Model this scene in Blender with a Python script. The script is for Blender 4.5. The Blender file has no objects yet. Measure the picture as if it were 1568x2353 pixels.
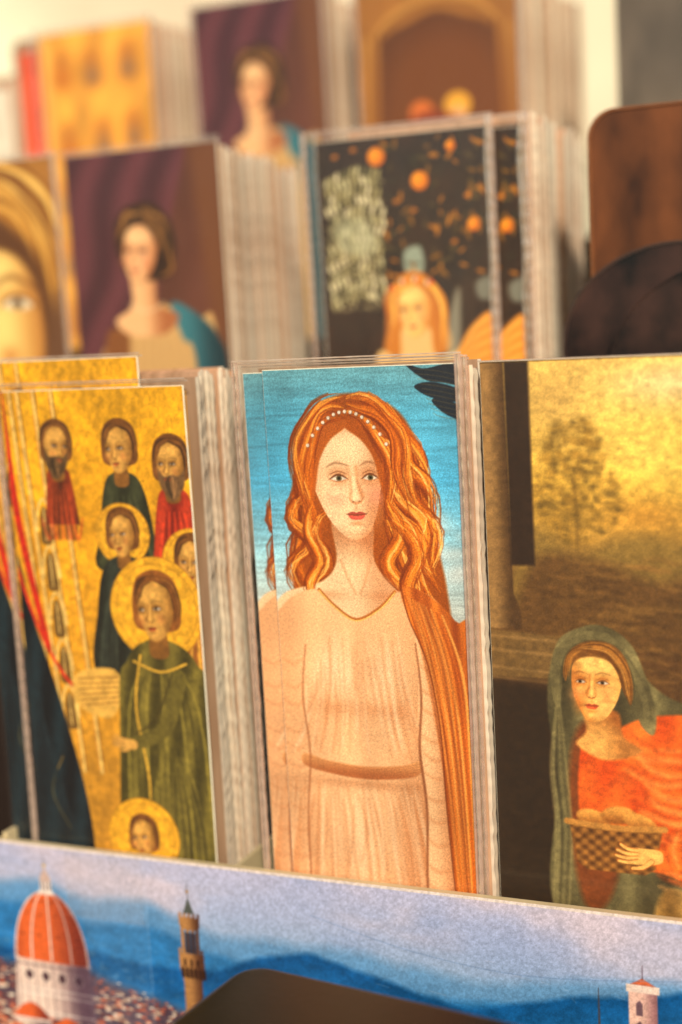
import bpy, math, random
import numpy as np
from mathutils import Vector, Matrix
random.seed(7)
RNG=np.random.RandomState(11)
COL=bpy.context.scene.collection

# ------------------------------------------------------------------ materials
def lin(c):
    return tuple(((v/255.0)/12.92 if v/255.0<=0.04045 else ((v/255.0+0.055)/1.055)**2.4) for v in c)
def new_mat(name):
    m=bpy.data.materials.new(name); m.use_nodes=True
    nt=m.node_tree; nt.nodes.clear()
    return m,nt,nt.nodes,nt.links
def N(nt,t,**kw):
    n=nt.nodes.new(t)
    for k,v in kw.items(): setattr(n,k,v)
    return n
def print_mat(name,grain=0.10,scale=1800,rough=0.42,spec=0.35):
    m,nt,ns,ls=new_mat(name)
    out=N(nt,'ShaderNodeOutputMaterial'); b=N(nt,'ShaderNodeBsdfPrincipled')
    at=N(nt,'ShaderNodeAttribute',attribute_name='print_ink')
    tc=N(nt,'ShaderNodeTexCoord')
    nz=N(nt,'ShaderNodeTexNoise'); nz.inputs['Scale'].default_value=scale; nz.inputs['Detail'].default_value=2
    ls.new(tc.outputs['Object'],nz.inputs['Vector'])
    mr=N(nt,'ShaderNodeMapRange'); mr.inputs['From Min'].default_value=0.3; mr.inputs['From Max'].default_value=0.7
    mr.inputs['To Min'].default_value=1-grain; mr.inputs['To Max'].default_value=1+grain
    ls.new(nz.outputs['Fac'],mr.inputs['Value'])
    mx=N(nt,'ShaderNodeVectorMath',operation='SCALE')
    ls.new(at.outputs['Color'],mx.inputs[0]); ls.new(mr.outputs['Result'],mx.inputs['Scale'])
    ls.new(mx.outputs[0],b.inputs['Base Color'])
    b.inputs['Roughness'].default_value=rough; b.inputs['Specular IOR Level'].default_value=spec
    ls.new(b.outputs[0],out.inputs[0])
    return m
def plain_mat(name,col,rough=0.6,spec=0.3,nscale=200,var=0.12,coat=0,bump=0.0,stretch=None):
    m,nt,ns,ls=new_mat(name)
    out=N(nt,'ShaderNodeOutputMaterial'); b=N(nt,'ShaderNodeBsdfPrincipled')
    tc=N(nt,'ShaderNodeTexCoord'); nz=N(nt,'ShaderNodeTexNoise'); nz.inputs['Scale'].default_value=nscale; nz.inputs['Detail'].default_value=4
    if stretch:
        mp=N(nt,'ShaderNodeMapping'); mp.inputs['Scale'].default_value=stretch
        ls.new(tc.outputs['Object'],mp.inputs['Vector']); ls.new(mp.outputs[0],nz.inputs['Vector'])
    else: ls.new(tc.outputs['Object'],nz.inputs['Vector'])
    cr=N(nt,'ShaderNodeValToRGB'); c=lin(col)
    cr.color_ramp.elements[0].position=0.3; cr.color_ramp.elements[1].position=0.7
    cr.color_ramp.elements[0].color=tuple(v*(1-var) for v in c)+(1,)
    cr.color_ramp.elements[1].color=tuple(min(1,v*(1+var)) for v in c)+(1,)
    ls.new(nz.outputs['Fac'],cr.inputs[0]); ls.new(cr.outputs[0],b.inputs['Base Color'])
    b.inputs['Roughness'].default_value=rough; b.inputs['Specular IOR Level'].default_value=spec
    b.inputs['Coat Weight'].default_value=coat
    if bump>0:
        bp=N(nt,'ShaderNodeBump'); bp.inputs['Strength'].default_value=bump; bp.inputs['Distance'].default_value=0.001
        ls.new(nz.outputs['Fac'],bp.inputs['Height']); ls.new(bp.outputs['Normal'],b.inputs['Normal'])
    ls.new(b.outputs[0],out.inputs[0])
    return m
def film_mat(name,haze=0.05,tint=(255,244,232),gl=0.9):
    m,nt,ns,ls=new_mat(name)
    out=N(nt,'ShaderNodeOutputMaterial')
    tr=N(nt,'ShaderNodeBsdfTransparent'); g=N(nt,'ShaderNodeBsdfGlossy'); d=N(nt,'ShaderNodeBsdfDiffuse')
    g.inputs['Roughness'].default_value=0.14; g.inputs['Color'].default_value=(1.0,0.90,0.78,1)
    d.inputs['Color'].default_value=lin(tint)+(1,)
    tc=N(nt,'ShaderNodeTexCoord'); mp=N(nt,'ShaderNodeMapping'); mp.inputs['Scale'].default_value=(60,60,14)
    nz=N(nt,'ShaderNodeTexNoise'); nz.inputs['Scale'].default_value=1.0; nz.inputs['Detail'].default_value=2
    ls.new(tc.outputs['Object'],mp.inputs['Vector']); ls.new(mp.outputs[0],nz.inputs['Vector'])
    bp=N(nt,'ShaderNodeBump'); bp.inputs['Strength'].default_value=0.6; bp.inputs['Distance'].default_value=0.004
    ls.new(nz.outputs['Fac'],bp.inputs['Height']); ls.new(bp.outputs[0],g.inputs['Normal'])
    m1=N(nt,'ShaderNodeMixShader'); m1.inputs[0].default_value=haze
    ls.new(tr.outputs[0],m1.inputs[1]); ls.new(d.outputs[0],m1.inputs[2])
    m2=N(nt,'ShaderNodeMixShader'); m2.inputs[0].default_value=0.03*gl
    ls.new(m1.outputs[0],m2.inputs[1]); ls.new(g.outputs[0],m2.inputs[2])
    ls.new(m2.outputs[0],out.inputs[0])
    return m
def milky_mat(name,col,opac=0.8,bands=0.0,trans=0.4,gloss=0.15,rough=0.25,bandscale=700,lo=0.82,rlo=0.8):
    """welded / edge-on vinyl: part diffuse, part translucent, part see-through"""
    m,nt,ns,ls=new_mat(name)
    out=N(nt,'ShaderNodeOutputMaterial')
    tc=N(nt,'ShaderNodeTexCoord')
    d=N(nt,'ShaderNodeBsdfDiffuse'); t=N(nt,'ShaderNodeBsdfTranslucent'); tr=N(nt,'ShaderNodeBsdfTransparent'); g=N(nt,'ShaderNodeBsdfGlossy')
    g.inputs['Roughness'].default_value=rough; g.inputs['Color'].default_value=(1.0,0.86,0.70,1)
    mp=N(nt,'ShaderNodeMapping'); mp.inputs['Scale'].default_value=(400,400,38)
    nz=N(nt,'ShaderNodeTexNoise'); nz.inputs['Scale'].default_value=1.0; nz.inputs['Detail'].default_value=4
    ls.new(tc.outputs['Object'],mp.inputs['Vector']); ls.new(mp.outputs[0],nz.inputs['Vector'])
    oi=N(nt,'ShaderNodeObjectInfo')
    cr=N(nt,'ShaderNodeValToRGB'); c=lin(col)
    cr.color_ramp.elements[0].position=0.32; cr.color_ramp.elements[1].position=0.68
    cr.color_ramp.elements[0].color=(c[0]*lo,c[1]*(lo-.05),c[2]*(lo-.1),1)
    cr.color_ramp.elements[1].color=tuple(min(1,v*1.1) for v in c)+(1,)
    ls.new(nz.outputs['Fac'],cr.inputs[0])
    mro=N(nt,'ShaderNodeMapRange'); mro.inputs['To Min'].default_value=rlo; mro.inputs['To Max'].default_value=1.1
    ls.new(oi.outputs['Random'],mro.inputs['Value'])
    s0=N(nt,'ShaderNodeVectorMath',operation='SCALE'); ls.new(cr.outputs[0],s0.inputs[0]); ls.new(mro.outputs[0],s0.inputs['Scale'])
    colout=s0.outputs[0]
    wv=N(nt,'ShaderNodeTexWave',wave_type='BANDS',bands_direction='Z'); wv.inputs['Scale'].default_value=bandscale/ (2*math.pi)*0.6
    wv.inputs['Distortion'].default_value=1.2
    ls.new(tc.outputs['Object'],wv.inputs['Vector'])
    if bands>0:
        mr=N(nt,'ShaderNodeMapRange'); mr.inputs['To Min'].default_value=1-bands; mr.inputs['To Max'].default_value=1.0
        ls.new(wv.outputs['Fac'],mr.inputs['Value'])
        sc=N(nt,'ShaderNodeVectorMath',operation='SCALE'); ls.new(colout,sc.inputs[0]); ls.new(mr.outputs[0],sc.inputs['Scale']); colout=sc.outputs[0]
    ls.new(colout,d.inputs['Color']); ls.new(colout,t.inputs['Color'])
    bp=N(nt,'ShaderNodeBump'); bp.inputs['Strength'].default_value=0.25; bp.inputs['Distance'].default_value=0.0004
    ls.new(wv.outputs['Fac'] if bands>0 else nz.outputs['Fac'],bp.inputs['Height'])
    for n in (g,): ls.new(bp.outputs[0],n.inputs['Normal'])
    a=N(nt,'ShaderNodeMixShader'); a.inputs[0].default_value=trans; ls.new(d.outputs[0],a.inputs[1]); ls.new(t.outputs[0],a.inputs[2])
    if opac<1:
        b=N(nt,'ShaderNodeMixShader'); b.inputs[0].default_value=opac; ls.new(tr.outputs[0],b.inputs[1]); ls.new(a.outputs[0],b.inputs[2]); a=b
    e=N(nt,'ShaderNodeMixShader'); e.inputs[0].default_value=gloss; ls.new(a.outputs[0],e.inputs[1]); ls.new(g.outputs[0],e.inputs[2])
    ls.new(e.outputs[0],out.inputs[0])
    return m

M_PRINT=print_mat('printed_ink',0.10,2600)
M_PRINTG=print_mat('printed_ink_coarse',0.25,2400)
M_PANEL=print_mat('printed_panel_ink',0.09,2400,rough=0.3,spec=0.5)
M_STOCK=plain_mat('card_stock',(250,238,212),0.7)
M_FILM=film_mat('sleeve_film',0.010,gl=0.8)
M_FILM_H=film_mat('sleeve_film_hazy',0.022,gl=1.2)
M_WELD=milky_mat('weld_seam_vinyl',(248,218,200),0.38,0.12,0.3,0.10)
M_RIDGE=milky_mat('weld_ridge_vinyl',(255,238,222),0.30,0.10,0.3,0.45,rough=0.26)
M_LIP=milky_mat('sleeve_lip_vinyl',(250,228,212),0.5,0.0,0.3,0.25)
M_EDGE=milky_mat('stacked_vinyl_edge',(255,234,212),1.0,0.13,0.30,0.16,rough=0.35,rlo=0.72)
M_EDGE2=milky_mat('stacked_vinyl_margin',(228,190,156),1.0,0.0,0.45,0.08,rlo=0.6)
M_RACK=plain_mat('dark_rack_board',(38,26,20),0.7,nscale=40)
M_CREAM=plain_mat('cream_rack_board',(205,186,145),0.55,nscale=80)
M_WALL=plain_mat('sunlit_plaster',(255,234,200),0.9,nscale=2.5,var=0.25)
M_CASE=plain_mat('black_leather',(13,10,11),0.40,0.35,nscale=500,var=0.2,bump=0.06)
M_COUNTER=plain_mat('counter_wood',(96,66,44),0.6,nscale=30)
M_TAPE=film_mat('clear_tape',0.05,gl=1.5)

# ------------------------------------------------------------------ painter
def cat(pts,closed,n=7):
    P=np.array(pts,float); m=len(P); out=[]
    rng=range(m) if closed else range(m-1)
    for i in rng:
        if closed: p0,p1,p2,p3=P[(i-1)%m],P[i],P[(i+1)%m],P[(i+2)%m]
        else: p0,p1,p2,p3=P[max(i-1,0)],P[i],P[i+1],P[min(i+2,m-1)]
        for k in range(n):
            t=k/n
            out.append(0.5*((2*p1)+(-p0+p2)*t+(2*p0-5*p1+4*p2-p3)*t*t+(-p0+3*p1-3*p2+p3)*t**3))
    if not closed: out.append(P[-1])
    return np.array(out)
def vnoise(ny,nx,cy,cx,octv=3,seed=0):
    r=np.random.RandomState(seed); tot=np.zeros((ny,nx)); amp=1.0; s=0
    for o in range(octv):
        gy,gx=max(2,int(cy*2**o)+2),max(2,int(cx*2**o)+2)
        g=r.rand(gy,gx)
        yy=np.linspace(0,gy-1.001,ny); xx=np.linspace(0,gx-1.001,nx)
        iy=yy.astype(int); ix=xx.astype(int); fy=(yy-iy)[:,None]; fx=(xx-ix)[None,:]
        fy=fy*fy*(3-2*fy); fx=fx*fx*(3-2*fx)
        a=g[iy][:,ix]; b=g[iy][:,ix+1]; c=g[iy+1][:,ix]; d=g[iy+1][:,ix+1]
        tot+=amp*((a*(1-fx)+b*fx)*(1-fy)+(c*(1-fx)+d*fx)*fy); s+=amp; amp*=0.5
    return tot/s
class Cv:
    ox=0.0; oy=0.0
    def __init__(s,W,H,nx,ny,col=(128,128,128)):
        s.W,s.H,s.nx,s.ny=W,H,nx,ny
        s.x=np.linspace(0,W,nx); s.y=np.linspace(0,H,ny)
        s.a=np.empty((ny,nx,3)); s.a[:]=col
        s.px=W/nx
    def box(s,x0,y0,x1,y1):
        i0=np.searchsorted(s.x,x0); i1=np.searchsorted(s.x,x1); j0=np.searchsorted(s.y,y0); j1=np.searchsorted(s.y,y1)
        return i0,i1,j0,j1
    def put(s,b,al,col):
        i0,i1,j0,j1=b
        if callable(col):
            X,Y=np.meshgrid(s.x[i0:i1]-s.ox,s.y[j0:j1]-s.oy); col=col(X,Y)
        else: col=np.array(col,float)
        sub=s.a[j0:j1,i0:i1]; al=al[...,None]
        s.a[j0:j1,i0:i1]=sub*(1-al)+al*col
    def poly(s,pts,col,soft=None,alpha=1.0,smooth=True,n=6):
        P=cat(pts,True,n) if smooth else np.array(pts,float)
        P=P+np.array([s.ox,s.oy])
        soft=soft or s.px*1.3
        b=s.box(P[:,0].min()-soft,P[:,1].min()-soft,P[:,0].max()+soft,P[:,1].max()+soft)
        i0,i1,j0,j1=b
        if i1<=i0 or j1<=j0: return
        X,Y=np.meshgrid(s.x[i0:i1],s.y[j0:j1]); ins=np.zeros(X.shape,bool); dm=np.full(X.shape,1e9)
        Q=np.roll(P,-1,0)
        for (ax,ay),(bx,by) in zip(P,Q):
            if ay!=by:
                c=((ay>Y)!=(by>Y))&(X<(bx-ax)*(Y-ay)/(by-ay)+ax); ins^=c
            ex,ey=bx-ax,by-ay; L=ex*ex+ey*ey+1e-9
            t=np.clip(((X-ax)*ex+(Y-ay)*ey)/L,0,1)
            dm=np.minimum(dm,(X-ax-t*ex)**2+(Y-ay-t*ey)**2)
        sd=np.sqrt(dm); sd[ins]*=-1
        s.put(b,np.clip(0.5-sd/soft,0,1)*alpha,col)
    def stroke(s,pts,w0,w1,col,soft=None,alpha=1.0,n=5,wm=None):
        P=cat(pts,False,n) if len(pts)>2 else np.array(pts,float)
        P=P+np.array([s.ox,s.oy])
        soft=soft or s.px*1.2
        wmx=max(w0,w1,wm or 0)+soft
        b=s.box(P[:,0].min()-wmx,P[:,1].min()-wmx,P[:,0].max()+wmx,P[:,1].max()+wmx)
        i0,i1,j0,j1=b
        if i1<=i0 or j1<=j0: return
        X,Y=np.meshgrid(s.x[i0:i1],s.y[j0:j1]); best=np.full(X.shape,1e9); m=len(P)-1
        for k in range(m):
            ax,ay=P[k]; bx,by=P[k+1]; ex,ey=bx-ax,by-ay; L=ex*ex+ey*ey+1e-9
            t=np.clip(((X-ax)*ex+(Y-ay)*ey)/L,0,1)
            q=(k+t)/m
            w=w0+(w1-w0)*q
            if wm is not None: w=w+(wm-(w0+w1)/2)*4*q*(1-q)
            best=np.minimum(best,np.sqrt((X-ax-t*ex)**2+(Y-ay-t*ey)**2)-w)
        s.put(b,np.clip(0.5-best/soft,0,1)*alpha,col)
    def blob(s,cx,cy,rx,ry,col,alpha=1.0,ang=0):
        cx=cx+s.ox; cy=cy+s.oy
        R=max(rx,ry)*2.2; b=s.box(cx-R,cy-R,cx+R,cy+R); i0,i1,j0,j1=b
        if i1<=i0 or j1<=j0: return
        X,Y=np.meshgrid(s.x[i0:i1]-cx,s.y[j0:j1]-cy); ca,sa=math.cos(ang),math.sin(ang)
        u=(X*ca+Y*sa)/rx; v=(-X*sa+Y*ca)/ry
        s.put(b,np.exp(-(u*u+v*v))*alpha,col)
    def disc(s,cx,cy,rx,ry,col,alpha=1.0,soft=None,ang=0):
        k=12; ca,sa=math.cos(ang),math.sin(ang)
        pts=[(cx+rx*math.cos(t)*ca-ry*math.sin(t)*sa,cy+rx*math.cos(t)*sa+ry*math.sin(t)*ca) for t in [2*math.pi*i/k for i in range(k)]]
        s.poly(pts,col,soft,alpha,True,3)
    def grad(s,stops):
        ys=[p[0] for p in stops]
        for c in range(3):
            s.a[:,:,c]=np.interp(s.y,ys,[p[1][c] for p in stops])[:,None]
    def mul(s,nz,amt):
        s.a*= (1+amt*(nz-0.5)*2)[...,None]
    def lock(s,pts,width,n,cols,wid=3.0,taper=0.25,seed=0,wob=0.0,alpha=0.9):
        """a lock of hair: strands toned dark-light-dark across its width"""
        r=np.random.RandomState(seed); P=cat(pts,False,4); m=len(P)
        T=np.gradient(P,axis=0); T/= (np.linalg.norm(T,axis=1)[:,None]+1e-9); Nn=np.stack([-T[:,1],T[:,0]],1)
        q=np.linspace(0,1,m)
        prof=np.minimum(1,np.minimum((q+0.12)/0.3,(1-q)/max(taper,1e-3)+0.06))
        gph=r.rand()*6.28; C=np.array(cols,float); C=C[np.argsort(C.sum(1))]
        for i in range(n):
            o=(r.rand()*2-1); ph=gph+r.rand()*0.9; fr=1.6+r.rand()*0.6
            a0=int(r.rand()*0.3*m); a1=m-int(r.rand()*0.3*m)
            Q=P+Nn*((o*width*prof)+wob*np.sin(q*fr*6.28+ph))[:,None]
            Q=Q[a0:a1]
            if len(Q)<4: continue
            Q=Q[::2] if len(Q)>10 else Q
            tone=np.clip(0.78-0.75*abs(o+0.25)+r.randn()*0.20,0,0.999)*len(C)
            k=int(tone); col=C[k]
            s.stroke([tuple(z) for z in Q],wid*0.3,wid*0.2,col,None,alpha*(0.55+0.4*r.rand()),2,wm=wid*(0.4+0.8*r.rand()))
def mix(a,b,t):
    t=np.asarray(t)[...,None] if not np.isscalar(t) else t
    return np.array(a,float)*(1-t)+np.array(b,float)*t
def sst(a,b,x):
    t=np.clip((x-a)/(b-a),0,1); return t*t*(3-2*t)

def face(c,cx,cy,s,ang=0.0,turn=0.0,skin=(238,200,160),shade=(190,125,85),lip=(200,90,75),iris=(95,85,50),line=(90,50,30),light=-1,beard=None,closed=False):
    ca,sa=math.cos(ang),math.sin(ang)
    T=lambda x,y:(cx+(x*ca-y*sa)*s,cy+(x*sa+y*ca)*s)
    def L(X,Y):
        X=(X-cx)/s; Y=(Y-cy)/s
        return X*ca+Y*sa,-X*sa+Y*ca
    tx=turn*0.15
    def fc(X,Y):
        lx,ly=L(X,Y); k=lx*(-light)
        d=sst(0.02,0.38,k+0.12*ly)*0.9+sst(0.18,0.38,-k)*0.45+sst(0.32,0.54,ly)*0.5+sst(-.34,-.54,ly)*.35
        return mix(skin,shade,np.clip(d,0,1))
    out=[(0,-.52),(.2,-.47),(.32,-.28),(.34+tx*.1,-.08),(.30,.10),(.245+tx*.2,.27),(.14+tx*.5,.44),(tx*.7,.50),(-.11+tx*.6,.455),(-.225+tx*.35,.30),(-.31+tx*.2,.10),(-.34,-.08),(-.32,-.28),(-.2,-.47)]
    c.poly([T(*p) for p in out],fc)
    bl=lambda x,y,rx,ry,col,a: c.blob(*T(x,y),rx*s,ry*s,col,a,ang)
    hi=tuple(np.minimum(255,np.array(skin)*1.07+6))
    rosy=tuple(0.5*np.array(skin)+0.5*np.array(lip))
    bl(-.19+tx,.12,.10,.10,rosy,.6); bl(.20+tx,.12,.09,.10,rosy,.6)
    bl(-.05+tx,-.33,.17,.10,hi,.6); bl(-.17+tx,.06,.06,.05,hi,.45); bl(tx,.40,.06,.04,hi,.5)
    bl(-.24*light*.9+tx*.4,.27,.07,.12,shade,.55)
    if beard:
        c.poly([T(*p) for p in [(-.33,.05),(-.2,.2),(0,.18),(.2,.2),(.33,.05),(.3,.4),(.12,.68),(0,.75),(-.12,.68),(-.3,.4)]],beard,soft=s*.05)
    for sg in (-1,1):
        ex=sg*.15+tx; w=.078*(1-0.22*sg*turn)
        bl(ex,-.10,.11,.06,shade,.65); bl(ex-sg*.06,-.05,.035,.05,shade,.5); bl(ex,.0,.08,.02,shade,.35)
        if closed:
            c.stroke([T(ex-w,-.05),T(ex,-.03),T(ex+w,-.05)],.006*s,.006*s,line,None,.9,wm=.012*s)
        else:
            c.poly([T(ex-w,-.046),T(ex-.02,-.074),T(ex+.03,-.072),T(ex+w,-.044),T(ex,-.024)],(224,208,184))
            c.disc(*T(ex+tx*.1,-.052),.027*s,.026*s,iris); c.disc(*T(ex+tx*.1,-.052),.013*s,.013*s,(24,16,10))
            c.stroke([T(ex-w-.005,-.042),T(ex-.02,-.080),T(ex+.03,-.078),T(ex+w+.012,-.040)],.003*s,.003*s,line,None,.9,wm=.010*s)
            c.stroke([T(ex-w,-.044),T(ex,-.020),T(ex+w,-.042)],.003*s,.003*s,shade,None,.9,wm=.007*s)
            c.stroke([T(ex-w,-.085),T(ex,-.114),T(ex+w,-.085)],.003*s,.003*s,tuple(0.5*np.array(shade)+.5*np.array(line)),None,.7,wm=.007*s)
        c.stroke([T(ex-w-.02,-.155),T(ex-.01,-.19),T(ex+w+.03,-.155)],.002*s,.002*s,line,.016*s,.5,wm=.009*s)
    sg=1 if turn>=0 else -1
    c.stroke([T(tx*.8-sg*.045,-.15),T(tx*.8-sg*.02,-.02),T(tx*1.1-sg*.05,.11)],.006*s,.016*s,shade,.035*s,.55)
    c.stroke([T(tx*.8+sg*.04,-.15),T(tx*.9+sg*.035,-.02),T(tx*1.2+sg*.055,.11)],.010*s,.020*s,shade,.035*s,.85)
    bl(tx,.0,.020,.11,hi,.7); bl(tx*1.1,.115,.032,.028,hi,.55)
    c.stroke([T(tx*1.1-.062,.125),T(tx*1.1-.045,.158),T(tx*1.1,.172),T(tx*1.1+.045,.158),T(tx*1.1+.062,.125)],.004*s,.004*s,shade,.014*s,.95,wm=.009*s)
    for q in (-1,1): c.disc(*T(tx*1.1+q*.028,.158),.012*s,.006*s,line,.7)
    bl(tx,.215,.02,.03,shade,.45)
    c.poly([T(tx-.092,.272),T(tx-.04,.246),T(tx,.255),T(tx+.04,.246),T(tx+.092,.272),T(tx,.280)],tuple(0.82*np.array(lip)))
    c.poly([T(tx-.080,.274),T(tx,.278),T(tx+.080,.274),T(tx+.045,.316),T(tx-.045,.316)],lip)
    bl(tx-.01,.298,.03,.010,tuple(np.minimum(255,np.array(lip)*1.25)),.6)
    c.stroke([T(tx-.10,.268),T(tx,.278),T(tx+.10,.268)],.003*s,.003*s,line,None,.8,wm=.006*s)
    bl(tx,.352,.06,.022,shade,.7)
    return T

def hand(c,cx,cy,s,ang,skin,shade,flip=1):
    ca,sa=math.cos(ang),math.sin(ang)
    T=lambda x,y:(cx+(x*ca-y*flip*sa)*s,cy+(x*sa+y*flip*ca)*s)
    c.poly([T(-.5,-.15),T(-.1,-.22),T(.2,-.19),T(.24,.17),T(-.1,.20),T(-.5,.14)],skin,soft=s*.04)
    for k,(y,l,fx) in enumerate([(.14,.34,.10),(.045,.44,.05),(-.05,.48,.0),(-.14,.42,-.05)]):
        c.stroke([T(.1,y),T(.16+l*.5,y+fx*.5),T(.16+l,y+fx+.06)],.062*s,.036*s,shade,s*.03)
        c.stroke([T(.08,y-.012),T(.16+l*.5,y+fx*.5-.012),T(.15+l,y+fx+.045)],.052*s,.028*s,skin,s*.03)
    c.stroke([T(-.25,-.14),T(-.02,-.30),T(.24,-.33)],.075*s,.045*s,shade,s*.03); c.stroke([T(-.25,-.13),T(-.02,-.29),T(.23,-.325)],.062*s,.036*s,skin,s*.03)

# ---- A : generic portrait: auburn hair, rust shawl, apricot gown on blue (0.1 mm units)
def art_a():
    c=Cv(600,2030,300,1015); c.grad([(0,(112,172,184)),(120,(88,166,192)),(330,(84,172,208)),(520,(150,202,216)),(700,(205,214,206)),(2030,(190,200,190))])
    c.mul(vnoise(c.ny,c.nx,260,5,3,1),0.16); c.mul(vnoise(c.ny,c.nx,9,4,3,2),0.16)
    for (p) in [[(440,-10),(500,10),(590,0),(620,60),(560,52),(500,40)],[(470,60),(520,48),(600,70),(600,105),(520,92)],[(520,100),(560,95),(620,130),(620,160),(560,140)]]:
        c.poly(p,(24,34,44))
    for i in range(10):
        y=10+14*i; c.stroke([(470+i*6,y),(540,y+8),(600,y+22)],1,1,(120,95,60),None,.5)
    # soft cloud
    for i in range(26): c.blob(430+RNG.rand()*200,420+RNG.rand()*200,30+RNG.rand()*40,10+RNG.rand()*14,(216,222,216),.35)
    HC=[(120,50,12),(150,66,16),(184,88,22),(206,108,28),(228,132,38),(246,166,66),(255,200,112)]
    c.poly([(235,78),(330,85),(410,120),(460,190),(484,280),(500,400),(520,520),(540,640),(540,760),(440,800),(330,700),(200,640),(110,720),(60,680),(66,560),(84,470),(68,380),(90,280),(130,160)],(150,74,22),soft=10)
    for k,(pts,w,n) in enumerate([
      ([(300,100),(400,140),(452,230),(476,330),(500,440)],22,40),([(320,130),(410,190),(448,290),(500,380),(520,500)],22,40),([(340,200),(420,280),(440,390),(510,480),(500,600)],24,44),
      ([(350,260),(400,350),(470,440),(460,540),(530,640)],24,44),([(370,340),(400,440),(460,520),(450,620),(520,740)],26,46),([(380,440),(390,540),(450,640),(440,720),(470,800)],26,46),
      ([(190,120),(110,220),(120,330),(74,430),(110,540)],24,40),([(150,250),(90,350),(120,450),(64,560),(110,680)],24,42),([(120,360),(70,440),(110,520),(60,600),(90,700)],20,36),
      ([(180,420),(130,500),(170,580),(116,660),(180,750)],22,38)]):
        c.lock(pts,w,n,HC,3.0,0.3,k,wob=14)
    sk=(240,200,154); sh=(188,122,78)
    c.poly([(198,430),(318,430),(322,560),(380,625),(500,668),(500,760),(20,760),(20,668),(150,625),(202,560)],lambda X,Y: mix(sk,sh,np.clip(sst(245,345,X)*0.6+sst(590,470,Y)*0.8,0,1)),soft=6)
    c.stroke([(215,560),(238,620),(258,660)],3,2,sh,8,.5); c.stroke([(310,560),(290,620),(272,660)],3,2,sh,8,.5)
    c.blob(170,665,60,14,sh,.4); c.blob(350,665,60,14,sh,.5)
    face(c,250,335,330,ang=-0.02,turn=0.45,skin=(246,206,160),shade=(198,130,84),lip=(206,88,72),iris=(96,84,52),line=(104,56,28))
    c.poly([(252,148),(300,150),(352,200),(378,290),(372,390),(352,330),(335,260),(300,208),(252,172)],(166,82,24),soft=6)
    c.poly([(252,148),(205,152),(150,205),(128,300),(136,400),(152,330),(168,262),(205,205),(252,172)],(176,90,30),soft=6)
    for k,(pts,w,n) in enumerate([([(252,130),(320,150),(372,240),(384,340),(366,460)],20,44),([(252,130),(180,155),(130,240),(124,350),(146,460)],20,44),
        ([(262,108),(340,124),(402,210),(414,320),(440,430)],18,38),([(250,108),(170,128),(116,220),(108,330),(128,420)],18,36),
        ([(262,86),(350,98),(425,180),(436,300),(470,400)],18,36),([(250,86),(160,104),(98,200),(90,320),(110,400)],16,32),
        ([(372,380),(404,470),(362,560),(414,650),(400,760)],22,44),([(138,400),(108,490),(150,570),(104,650),(170,740)],20,40),
        ([(388,440),(450,540),(420,650),(470,740),(440,820)],24,46)]):
        c.lock(pts,w,n,HC,2.8,0.3,50+k,wob=8)
    # pearl hair band
    for i in range(15):
        t=i/14; x=132+t*246; y=222-96*math.sin(t*3.14)**.8; c.disc(x,y,6,6,(150,112,84)); c.disc(x-1,y-1,4.6,4.6,(240,226,204))
    g0=(240,188,138); g1=(190,122,76); g2=(254,216,172)
    body=[(0,720),(60,668),(140,650),(190,700),(255,735),(330,700),(380,650),(430,668),(480,740),(500,860),(506,1100),(520,1500),(500,2100),(-40,2100),(-40,760)]
    def gc(X,Y):
        d=0.5+0.5*np.sin((X-250)*0.022+ (Y-700)*0.0035*np.sign(X-250))
        return mix(g0,g1,np.clip(0.14*d+0.6*sst(330,520,X)+0.25*sst(120,-20,X)+0.22*sst(1100,1500,Y),0,1))
    c.poly(body,gc,soft=5)
    c.blob(180,900,80,80,g2,.7); c.blob(330,900,70,80,g2,.5); c.blob(255,930,20,140,g1,.35); c.blob(180,1010,80,26,g1,.45); c.blob(340,1010,80,26,g1,.55)
    c.blob(220,1420,100,160,g2,.5); c.blob(240,1800,120,200,g2,.3); c.blob(400,1400,60,300,g1,.4)
    r=np.random.RandomState(5)
    for i in range(44):
        x=30+i*9.6+r.randint(-6,6); b=(x-250)*0.35
        y0=760+r.randint(0,200); y1=y0+120+r.randint(0,260)
        col=g1 if i%2 else g2
        c.stroke([(x*0.75+60,y0),(x*0.85+38-b*.1,(y0+y1)/2),(x,min(y1,1150))],1,1.5,col,12,.3+.25*r.rand(),wm=2+4*r.rand())
    for i in range(56):
        x=-10+i*9.3+r.randint(-5,5); y0=1222+r.randint(0,90); y1=y0+200+r.randint(0,560)
        c.stroke([(180+(x-180)*0.85,y0),(x+r.randint(-14,14),(y0+y1)/2),(x+(x-250)*0.1+r.randint(-10,10),y1)],1,1.5,(g1 if i%2 else g2),12,.3+.3*r.rand(),wm=2+5*r.rand())
    c.stroke([(140,650),(190,700),(255,737),(330,700),(380,650)],5,5,(176,104,48),None,1); c.stroke([(140,653),(190,704),(255,741),(330,704),(380,653)],1.6,1.6,(240,198,112))
    c.poly([(60,1158),(140,1175),(260,1184),(380,1172),(430,1156),(432,1192),(380,1212),(260,1224),(140,1214),(58,1194)],lambda X,Y: mix((216,152,96),(164,94,52),sst(1165,1218,Y)),soft=6)
    for i in range(4): c.stroke([(60,1166+i*8),(260,1194+i*7),(432,1164+i*8)],1,1,(150,86,48),6,.5)
    c.blob(250,1240,180,16,(150,90,52),.4)
    c.poly([(430,680),(480,730),(516,860),(530,1040),(520,1220),(540,1500),(560,2060),(452,2060),(440,1500),(446,1250),(432,1080),(440,860)],lambda X,Y: mix(g0,g1,np.clip(sst(455,540,X+(1200-Y)*.02)*.95,0,1)),soft=5)
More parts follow.
